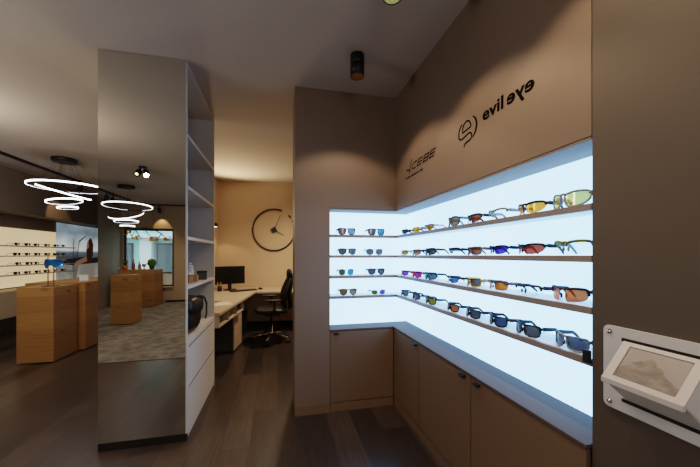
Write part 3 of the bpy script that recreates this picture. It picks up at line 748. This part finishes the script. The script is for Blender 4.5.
t = thing('wall_clock', 'large open black ring clock without numerals on the office wall', 'clock', off(.203, .717, 1.768), -TH)
bm = bmesh.new()
tube(bm, [(.385*math.sin(a_), -.014, .385*math.cos(a_)) for a_ in [R(62+i*5) for i in range(65)]], .0135, 8); obj('ring', bm, M_black, t)
bm = bmesh.new(); tube(bm, [(.385*math.sin(a_), -.014, .385*math.cos(a_)) for a_ in [R(44+i*2) for i in range(6)]], .0135, 8); obj('ring', bm, M_black, t)
for ang, l_, w_ in ((24, .30, .007), (118, .21, .008)):
    bm = bmesh.new(); tube(bm, [(-.04*math.sin(R(ang)), -.02, -.04*math.cos(R(ang))), (l_*math.sin(R(ang)), -.02, l_*math.cos(R(ang)))], [w_, w_*.5], 6); obj('clock_hand', bm, M_black, t)
bm = bmesh.new(); prism(bm, [(.062, 0), (0, .062), (-.062, 0), (0, -.062)], -.028, -.002, 'Y'); o = obj('clock_centre', bm, M_black, t); o.rotation_euler = (0, R(14), 0)

t = thing('wall_lamp', 'small black up and down wall lamp beside the office corner', 'lamp', off(-.798, .36, 1.82), -TH)
bxo('lamp_body', (.001, .085, -.05, .05, -.03, .03), M_black, t, .004)
bxo('lamp_glass', (.02, .075, -.04, .04, -.0335, -.0305), M_hot, t)

# ------------------------------------------------------------------ ceiling spots over the niche wall
def spot(name, loc, power, ang, col=(1, .66, .36), blend=.35, target=None, rad=.02, parent=None):
    l = bpy.data.lights.new(name, 'SPOT'); l.energy = power; l.spot_size = R(ang); l.spot_blend = blend; l.color = col; l.shadow_soft_size = rad
    o = bpy.data.objects.new(name, l); COL.objects.link(o); o.location = loc
    if target: o.rotation_euler = (Vector(target)-Vector(loc)).to_track_quat('-Z', 'Y').to_euler()
    if parent: o.parent = parent
    return o
def ceiling_spot(x, y, label):
    t = thing('ceiling_spotlight', label, 'spotlight', (x, y, CEIL), 0, 'black cylinder spotlights on the ceiling')
    bm = bmesh.new(); lathe(bm, [(.046, -.066), (.047, -.064), (.047, -.001)], n=28); obj('mount', bm, M_black, t)
    bm = bmesh.new(); lathe(bm, [(.034, -.076), (.034, -.0662)], n=20); obj('joint', bm, M_blackp, t)
    bm = bmesh.new(); lathe(bm, [(.043, -.125), (.043, -.146), (.047, -.148), (.047, -.079), (.044, -.0765), (.03, -.0763)], n=28); obj('lamp_head', bm, M_black, t)
    bm = bmesh.new(); lathe(bm, [(.042, -.1455), (.036, -.125), (.012, -.122)], n=28); obj('reflector', bm, M_brass, t)
    return t
for y, lab in ((2.05, 'black cylinder ceiling spotlight nearer the back wall'), (1.38, 'black cylinder ceiling spotlight cut by the top edge of the photo')):
    ceiling_spot(.525, y, lab)
for y, p_ in ((2.02, 24), (1.38, 24), (.74, 20), (.1, 6)): spot('niche_spot', (.52, y, CEIL-.152), p_, 118, col=(1, .72, .47), blend=.3)

# ------------------------------------------------------------------ shop at the left: warm display wall
o = bxo('light_panel', (-4.419, -4.405, 5.52, 7.52, .75, 1.76), M_warm); tag(o, 'warm glowing panel behind the dark sunglasses in the shop', 'light panel')
bm = bmesh.new(); box(bm, -4.418, -4.08, 5.51, 9.28, .32, .73)
o = obj('wall_cabinet', bm, M_desk, None, .004); tag(o, 'pale floating cupboard below the warm display wall', 'cupboard')
SL = ((1.46, 'top'), (1.29, 'second'), (1.13, 'third'), (.97, 'lowest'))
for z, w in SL:
    s = bxo('display_shelf', (-4.404, -4.26, 5.52, 7.9, z-.018, z), M_cream, None, .001); tag(s, '%s cream shelf of the warm display wall' % w, 'shelf', 'shelves of the warm display wall')
def mini_glasses():
    bm = bmesh.new()
    for s in (-1, 1):
        pts = smooth_loop([(a_, b_, 0) for a_, b_ in SHAPES['square']], 14)
        v = [bm.verts.new((s*(.009+p.x*.058), -.001+abs(s*(.009+p.x*.058))**2*3, .026+p.y*.046)) for p in pts]
        bm.faces.new(v)
        tube(bm, [(s*.067, .013, .036), (s*.066, .08, .036), (s*.064, .12, .006)], .003, 5)
    tube(bm, [(-.066, .012, .038), (-.01, .0, .042), (.01, 0, .042), (.066, .012, .038)], .0035, 5)
    return bm
mg = None
ys = (6.39, 6.62, 6.83, 7.09, 7.32, 7.55)
for z, w in SL:
    for i, y in enumerate(ys):
        lab = 'dark sunglasses, %s on the %s shelf of the warm display wall' % (('leftmost', 'second from left', 'third from left', 'fourth from left', 'fifth from left', 'rightmost')[i], w)
        if mg is None: o = mg = obj('sunglasses', mini_glasses(), pbr('dark eyewear', '#201c1a', .3))
        else: o = mg.copy(); COL.objects.link(o)
        o.location = (-4.28, y+random.uniform(-.02, .02), z); o.rotation_euler = (0, 0, R(90+random.uniform(-8, 8))); tag(o, lab, 'sunglasses', 'dark sunglasses on the warm display wall')
# poster
m = bpy.data.materials.new('poster print'); m.use_nodes = True; nt = m.node_tree; N = nt.nodes; L = nt.links; b = N['Principled BSDF']
tc = N.new('ShaderNodeTexCoord'); sp = N.new('ShaderNodeSeparateXYZ'); L.new(tc.outputs['Generated'], sp.inputs[0])
cr = N.new('ShaderNodeValToRGB'); el = cr.color_ramp.elements; el[0].position = 0; el[0].color = lin('#8b8a84'); el[1].position = 1; el[1].color = lin('#7d8d96')
for p_, c_ in ((.30, '#6c6a66'), (.40, '#3a3d40'), (.50, '#55606a'), (.54, '#c0c6c6'), (.70, '#a9b4b8'), (.86, '#6f7f8a')):
    e_ = el.new(p_); e_.color = lin(c_)
L.new(sp.outputs['Z'], cr.inputs[0])
no = N.new('ShaderNodeTexNoise'); no.inputs['Scale'].default_value = 4; no.inputs['Detail'].default_value = 6; L.new(tc.outputs['Generated'], no.inputs['Vector'])
r_ = N.new('ShaderNodeMapRange'); r_.inputs['From Min'].default_value = .3; r_.inputs['From Max'].default_value = .7; r_.inputs['To Min'].default_value = .6; r_.inputs['To Max'].default_value = 1.25; L.new(no.outputs['Fac'], r_.inputs['Value'])
v_ = N.new('ShaderNodeVectorMath'); v_.operation = 'SCALE'; L.new(cr.outputs[0], v_.inputs[0]); L.new(r_.outputs[0], v_.inputs['Scale']); L.new(v_.outputs[0], b.inputs['Base Color'])
L.new(v_.outputs[0], b.inputs['Emission Color']); b.inputs['Emission Strength'].default_value = .85  # glow added to the print to brighten its unlit spot
t = thing('wall_poster', 'large poster of a seated long-haired woman under a cloudy sky', 'poster', (-4.404, 7.53, .75))
PW = 1.5
bxo('print', (0, .008, 0, PW, 0, 1.215), m, t)
def flat(name, pts, col, lift):
    mm = pbr('poster ink '+col, col, .6); pb = mm.node_tree.nodes['Principled BSDF']; pb.inputs['Emission Color'].default_value = lin(col); pb.inputs['Emission Strength'].default_value = .22  # inks get an added glow too, to match the print
    bm = bmesh.new(); prism(bm, pts, .0085+lift, .0089+lift, 'X'); return obj(name, bm, mm, t)
flat('figure_dress', smooth2 := [(.72, .0), (1.32, .0), (1.36, .28), (1.30, .50), (1.18, .56), (1.05, .52), (.98, .36), (.80, .30)], '#b9b4ac', 0)
flat('figure_arm', [(.55, .36), (.60, .30), (1.02, .40), (1.12, .50), (1.02, .52), (.66, .42)], '#b98f74', .0005)
flat('figure_hair', [(1.02, .44), (1.0, .66), (1.05, .86), (1.14, .96), (1.22, .93), (1.28, .80), (1.27, .6), (1.22, .38), (1.10, .34)], '#4e3424', .001)
flat('figure_face', [(1.0, .74), (1.02, .84), (1.08, .88), (1.10, .74), (1.05, .68)], '#c39c80', .0015)
flat('figure_leg', [(.50, .0), (.62, .0), (.70, .30), (.60, .40), (.53, .32)], '#9c968d', .0005)
flat('mast', [(.50, .18), (.52, .18), (.54, .9), (.52, .9)], '#3b3f44', .0003)
flat('mast', [(.62, .42), (.64, .42), (.74, .84), (.98, .98), (.97, 1.0), (.72, .87)], '#3b3f44', .0003)
flat('boat_hull', [(.1, .36), (.5, .33), (1.5, .36), (1.5, .48), (.9, .50), (.3, .46)], '#2d3135', .0001)

# oak blocks
def oak(label, x0, x1, y0, y1, hgt, group='oak display blocks'):
    t = thing('oak_counter', label, 'counter', ((x0+x1)/2, (y0+y1)/2, .009 if y1 < .4 else 0), 0, group)
    a_, b_ = (x1-x0)/2, (y1-y0)/2
    bxo('block', (-a_, a_, -b_, b_, .012, hgt-.022), M_oak, t, .0015)
    bxo('counter_top', (-a_, a_, -b_, b_, hgt-.0218, hgt), M_oak, t, .0015)
    bxo('foot', (-a_+.03, a_-.03, -b_+.03, b_-.03, .0, .012), M_plinth, t)
oak('tall oak display block nearest, left of the mirrored column', -3.01, -2.64, 4.465, 4.93, .91)
oak('longer oak counter directly behind the nearest oak block', -3.25, -2.57, 4.96, 6.1, .925)
oak('square oak block in front of the window counter, seen in the mirror', -2.99, -2.62, -2.16, -1.80, .918)
oak('wide oak counter standing below the street window, seen in the mirror', -3.80, -3.0, -4.5, -3.9, .925)
# goggles on a stand
t = thing('display_stand', 'thin two-pole metal stand on the nearest oak block', 'stand', (-2.76, 4.62, .9105))
bxo('base', (-.07, .07, -.05, .05, 0, .008), M_darkgrey, t, .002)
for x, z in ((-.03, .40), (.03, .245)):
    bm = bmesh.new(); tube(bm, [(x, 0, .008), (x, 0, z)], .006, 8); obj('pole', bm, M_terra, t)
g = thing('sports_goggles', 'blue mirrored shield sunglasses held on the thin stand', 'goggles', (-2.73, 4.60, 1.157), R(-8))
bm = bmesh.new(); pts = smooth_loop([(-1, .25, 0), (-.6, .5, 0), (0, .46, 0), (.6, .5, 0), (1, .25, 0), (.95, -.2, 0), (.55, -.5, 0), (.15, -.2, 0), (-.15, -.2, 0), (-.55, -.5, 0), (-.95, -.2, 0)], 44)
P3 = [Vector((p.x*.108, p.x*p.x*.05-.03, p.y*.108+.035)) for p in pts]
vs = [bm.verts.new(p) for p in P3]; cen = bm.verts.new((0, -.03, .045))
for i in range(44): bm.faces.new((vs[i], vs[(i+1) % 44], cen)).smooth = True
obj('shield_lens', bm, lens_mat('goggle', '#2f7fd8', .1, .6), g)
bm = bmesh.new(); tube(bm, P3, .004, 6, True); obj('frame', bm, pbr('frame #16305c', '#16305c', .3), g)
for s in (-1, 1):
    bm = bmesh.new(); tube(bm, [(s*.108, .02, .058), (s*.108, .08, .058), (s*.102, .14, .045)], .006, 6, False, .5, 1.3); obj('temple', bm, pbr('frame #16305c', '#16305c', .3), g)
t = thing('table_screen', 'small pale tilted display card standing on the longer oak counter', 'display card', (-2.78, 5.35, .9255), R(15))
bm = bmesh.new(); prism(bm, [(-.03, 0), (.03, 0), (-.01, .085), (-.02, .085)], -.05, .05, 'X'); obj('card', bm, pbr('pale card', '#cfdde6', .4), t)

# plants and bits on the window counter
OZ = .9345
t = thing('potted_cactus', 'round green cactus in a dark pot, right end of the window counter', 'cactus', (-3.16, -4.2, OZ))
bm = bmesh.new(); lathe(bm, [(.05, 0), (.065, .09), (.06, .09), (.0, .085)], n=18); obj('pot', bm, M_darkgrey, t)
bm = bmesh.new()
for k in range(16):
    a_ = 2*PI*k/16; tube(bm, [(.02*math.cos(a_), .02*math.sin(a_), .06), (.09*math.cos(a_), .09*math.sin(a_), .14), (.075*math.cos(a_), .075*math.sin(a_), .22), (.01*math.cos(a_), .01*math.sin(a_), .27)], [.016, .022, .02, .008], 6)
blob(bm, (0, 0, .15), (.075, .075, .1), 14, 9); obj('cactus_body', bm, M_leaf, t)
t = thing('terracotta_cup', 'small orange brown goblet beside the cactus', 'cup', (-3.30, -4.1, OZ))
bm = bmesh.new(); lathe(bm, [(.035, 0), (.035, .008), (.012, .02), (.012, .05), (.045, .1), (.048, .14), (.042, .14), (.0, .09)], n=18); obj('cup_body', bm, M_terra, t)
for x, y, h_, lab, mt in ((-3.53, -4.08, .26, 'tall dark red bottle between the plants on the window counter', M_red), (-3.44, -4.2, .2, 'shorter pale brown bottle on the window counter', M_kraft)):
    t = thing('bottle', lab, 'bottle', (x, y, OZ)); bm = bmesh.new(); lathe(bm, [(.032, 0), (.034, .01), (.034, h_*.55), (.013, h_*.72), (.013, h_*.9)], n=16); obj('bottle_body', bm, mt, t)
    bm = bmesh.new(); lathe(bm, [(.015, h_*.9), (.015, h_)], n=12); obj('stopper', bm, M_terra, t)
t = thing('potted_plant', 'leafy green plant in a clay pot, left end of the window counter', 'plant', (-3.72, -4.1, OZ))
bm = bmesh.new(); lathe(bm, [(.055, 0), (.07, .1), (.064, .1), (.0, .095)], n=18); obj('pot', bm, M_terra, t)
bm = bmesh.new()
for k in range(40):
    a_ = random.uniform(0, 2*PI); r0 = random.uniform(.02, .085); z_ = random.uniform(.12, .24); c_ = Vector((r0*math.cos(a_), r0*math.sin(a_), z_))
    u_ = Vector((math.cos(a_), math.sin(a_), .4)).normalized()*.04; s_ = Vector((-math.sin(a_), math.cos(a_), 0))*.016
    bm.faces.new([bm.verts.new(c_-u_), bm.verts.new(c_+s_), bm.verts.new(c_+u_), bm.verts.new(c_-s_)])
    tube(bm, [(0, 0, .09), (c_.x*.6, c_.y*.6, c_.z*.75), c_], .0025, 5)
obj('foliage', bm, M_leaf, t)
# gilded branch hanging over the window
t = thing('hanging_branch', 'gold leafed bare branch hanging across the top of the street window', 'branch', (-3.35, -4.38, 2.0))
bm = bmesh.new(); tube(bm, [(-.62, 0, -.0), (-.45, .02, .0), (-.25, 0, -.06), (-.05, 0, .01), (.15, -.02, -.02), (.35, 0, -.14), (.5, 0, -.3)], [.024, .023, .021, .019, .016, .013, .008], 8); main = obj('stem', bm, M_bark, t)
for p0, p1 in (((-.25, 0, -.06), (-.1, .03, -.3)), ((.15, -.02, -.02), (.05, 0, .12)), ((-.45, .02, 0), (-.35, .02, -.16)), ((.35, 0, -.14), (.28, .04, -.34)), ((-.05, 0, .01), (.12, .05, -.24))):
    bm = bmesh.new(); mid = [(a_+b_)/2+random.uniform(-.02, .02) for a_, b_ in zip(p0, p1)]; tube(bm, [p0, mid, p1], [.013, .011, .007], 6); obj('twig', bm, M_bark, t)
bm = bmesh.new()
for bx0, bz0, nL in ((-.25, -.25, 14), (.18, -.28, 22), (.02, .1, 10), (-.5, -.03, 14), (.45, -.26, 12), (-.4, -.14, 8)):
    for k in range(nL):
        c_ = Vector((bx0+random.uniform(-.1, .1), random.uniform(-.05, .05), bz0+random.uniform(-.05, .05))); a_ = random.uniform(0, PI)
        u_ = Vector((math.cos(a_), random.uniform(-.4, .4), math.sin(a_)))*.045; s_ = Vector((-math.sin(a_), 0, math.cos(a_)))*.018
        bm.faces.new([bm.verts.new(c_-u_), bm.verts.new(c_+s_), bm.verts.new(c_+u_), bm.verts.new(c_-s_)])
obj('gold_leaves', bm, M_gold, t)
bm = bmesh.new(); tube(bm, [(-.45, .02, .0), (-.45, .02, .655)], .002, 5); obj('hanging_wire', bm, M_black, t)
bm = bmesh.new(); tube(bm, [(.15, -.02, -.02), (.15, -.02, .655)], .002, 5); obj('hanging_wire', bm, M_black, t)

# ------------------------------------------------------------------ ring pendant lamps
def ring_lamp(x, y, label, rings):
    t = thing('ring_pendant_lamp', label, 'pendant lamp', (x, y, CEIL), 0, 'ring pendant lamps')
    bm = bmesh.new(); lathe(bm, [(.135, -.001), (.145, -.004), (.145, -.04), (.13, -.055)], n=32); obj('canopy', bm, M_black, t)
    for dx, dy, dz, rad, tx, ty in rings:
        mt_ = Matrix.Translation((dx, dy, dz)) @ Matrix.Rotation(R(ty), 4, 'Y') @ Matrix.Rotation(R(tx), 4, 'X')
        bm = bmesh.new(); n = 56; V_ = []
        for i in range(n):
            a_ = 2*PI*i/n
            V_.append([bm.verts.new(mt_ @ Vector(((rad+o_)*math.cos(a_), (rad+o_)*math.sin(a_), z_))) for o_, z_ in ((0, -.009), (.012, -.009), (.012, .009), (0, .009))])
        for i in range(n):
            A, B = V_[i], V_[(i+1) % n]
            for k in range(4):
                f = bm.faces.new((A[k], B[k], B[(k+1) % 4], A[(k+1) % 4])); f.material_index = 1 if k in (3, 2) else 0
        rg = obj('light_ring', bm, [M_ring, M_darkgrey], t)
        for a_ in (20, 140, 260):
            p = mt_ @ Vector((rad*math.cos(R(a_)), rad*math.sin(R(a_)), .02))
            bm = bmesh.new(); tube(bm, [p, (p.x*.35, p.y*.35, -.055)], .0013, 4); obj('suspension_wire', bm, M_black, rg)
ring_lamp(-2.94, 5.19, 'glowing ring pendant lamp with four stacked rings above the oak blocks', [(.05, 0, -.40, .42, 0, 0), (.0, 0, -.475, .29, 2, 17), (.0, 0, -.60, .19, 0, -8), (.04, 0, -.69, .105, 0, -4)])
ring_lamp(-2.90, -2.2, 'glowing ring pendant lamp near the window, seen in the mirror', [(.03, 0, -.40, .40, 3, 0), (0, 0, -.56, .28, -24, -4), (.0, 0, -.70, .19, 3, -2), (.02, 0, -.79, .11, 0, 0)])

# tracks and spots of the shop
t = bxo('track_rail', (-3.57, -3.53, -3.95, 9.2, CEIL-.032, CEIL-.001), M_black); tag(t, 'long black track running along the shop ceiling towards the window', 'track')
t = bxo('track_rail', (-3.35, -1.0, -4.57, -4.53, CEIL-.032, CEIL-.001), M_black); tag(t, 'shorter black track close to the window wall, seen in the mirror', 'track')
def track_spot(x, y, target, label, power=0, lit=False, group='black track spotlights', ang=70):
    t = thing('track_spotlight', label, 'spotlight', (x, y, CEIL-.033), 0, group)
    bm = bmesh.new(); tube(bm, [(0, 0, .0), (0, 0, -.08)], .012, 8); obj('stem', bm, M_black, t)
    d_ = (Vector(target)-Vector((x, y, CEIL-.12))).normalized(); q = Vector((0, 0, -1)).rotation_difference(d_)
    bm = bmesh.new(); lathe(bm, [(.03, .05), (.04, .04), (.04, -.09), (.034, -.09), (.03, -.06)], n=20)
    hd = obj('lamp_head', bm, M_black, t); hd.location = (0, 0, -.11); hd.rotation_mode = 'QUATERNION'; hd.rotation_quaternion = q
    bm = bmesh.new(); lathe(bm, [(.029, -.062), (.012, -.064)], n=16); bl = obj('bulb', bm, M_hot if lit else M_brass, hd)
    if power: spot('track_beam', Vector((x, y, CEIL-.145))+d_*.13, power, ang, target=Vector(target), rad=.03)
track_spot(-3.55, -2.87, (-3.9, -3.4, 1.0), 'left spotlight of the pair on the long track, seen in the mirror', 10)
track_spot(-3.55, -3.14, (-3.2, -4.1, .9), 'right spotlight of the pair on the long track, seen in the mirror', 10)
track_spot(-3.09, -4.50, (-3.09, -4.72, 1.9), 'black spotlight above the window throwing a warm pool on the wall', 12, ang=75)
track_spot(-3.55, 6.7, (-4.09, 7.0, 2.02), 'black spotlight on the long track lighting the warm display header', 9, ang=55)
t = thing('twin_spotlight', 'black twin ceiling spotlight with two lit heads, seen in the mirror', 'spotlight', (-2.03, -.65, CEIL))
bm = bmesh.new(); lathe(bm, [(.05, -.001), (.05, -.03), (.045, -.034)], n=24); obj('mount', bm, M_black, t)
for s in (-1, 1):
    d_ = Vector((.25*s+.1, .9, -.75)).normalized(); q = Vector((0, 0, -1)).rotation_difference(d_)
    bm = bmesh.new(); lathe(bm, [(.03, .05), (.042, .04), (.042, -.06), (.038, -.06), (.032, -.045)], n=20)
    hd = obj('lamp_head', bm, M_black, t); hd.location = (.055*s, .02, -.10); hd.rotation_mode = 'QUATERNION'; hd.rotation_quaternion = q
    bm = bmesh.new(); lathe(bm, [(.022, -.047), (.01, -.05)], n=18); obj('bulb', bm, M_hot, hd)
    bm = bmesh.new(); tube(bm, [(.03*s, .0, -.03), (.05*s, .015, -.075)], .012, 8); obj('bracket', bm, M_black, t)
    spot('twin_beam', Vector((-2.03+.055*s, -.65+.02, CEIL-.10))+d_*.075, 9, 65, target=Vector((-2.03, -.65, CEIL-.1))+d_*2, rad=.03)

# office wall lamp beams, then unseen fill lights added for the rooms
ol = off(-.66, .36, 1.86)
spot('office_uplight', (ol[0]+.05, ol[1]-.12, 1.9), 75, 130, col=(1, .76, .5), blend=.8, target=(ol[0]+.45, ol[1]-.75, 2.66), rad=.06)
spot('office_downlight', (ol[0], ol[1], 1.76), 5, 120, col=(1, .68, .38), blend=.5, target=(ol[0], ol[1], 0), rad=.04)
spot('office_fill', (.45, 4.6, CEIL-.05), 150, 150, col=(1, .79, .58), blend=.8, target=(.45, 4.6, 0), rad=.1)  # added ambient fill for the office, no fixture behind it
for x, y, p in ((-2.3, 6.6, 50), (-2.2, 4.0, 35), (-2.2, 1.6, 30), (-1.2, -1.6, 50), (-.3, -3.2, 90), (-3.0, .2, 65), (-2.3, -3.3, 80)):
    spot('shop_fill', (x, y, CEIL-.02), p, 130, col=(1, .78, .56), blend=.7, target=(x, y, 0), rad=.05)  # invented overhead fill that brightens the shop, without fixtures

for x, y, z, p in ((.25, -1.3, 1.95, 32), (-2.4, 1.2, 2.05, 45), (-2.9, 3.3, 2.1, 30)):  # bare omni fill added for ambient light, kept out of view and mirror
    l = bpy.data.lights.new('fill_light', 'POINT'); l.energy = p; l.color = (1, .88, .76); l.shadow_soft_size = .22
    o = bpy.data.objects.new('fill_light', l); COL.objects.link(o); o.location = (x, y, z)

# ------------------------------------------------------------------ world and colour
w = bpy.data.worlds.new('world'); scene.world = w; w.use_nodes = True
bg = w.node_tree.nodes['Background']; bg.inputs[0].default_value = (.72, .86, 1, 1); bg.inputs[1].default_value = 4.5
scene.view_settings.view_transform = 'Filmic'; scene.view_settings.look = 'Medium High Contrast'
scene.view_settings.exposure = 0; scene.view_settings.gamma = 1
scene.cycles.max_bounces = 10; scene.cycles.transparent_max_bounces = 16; scene.cycles.diffuse_bounces = 5
scene.cycles.sample_clamp_indirect = 4
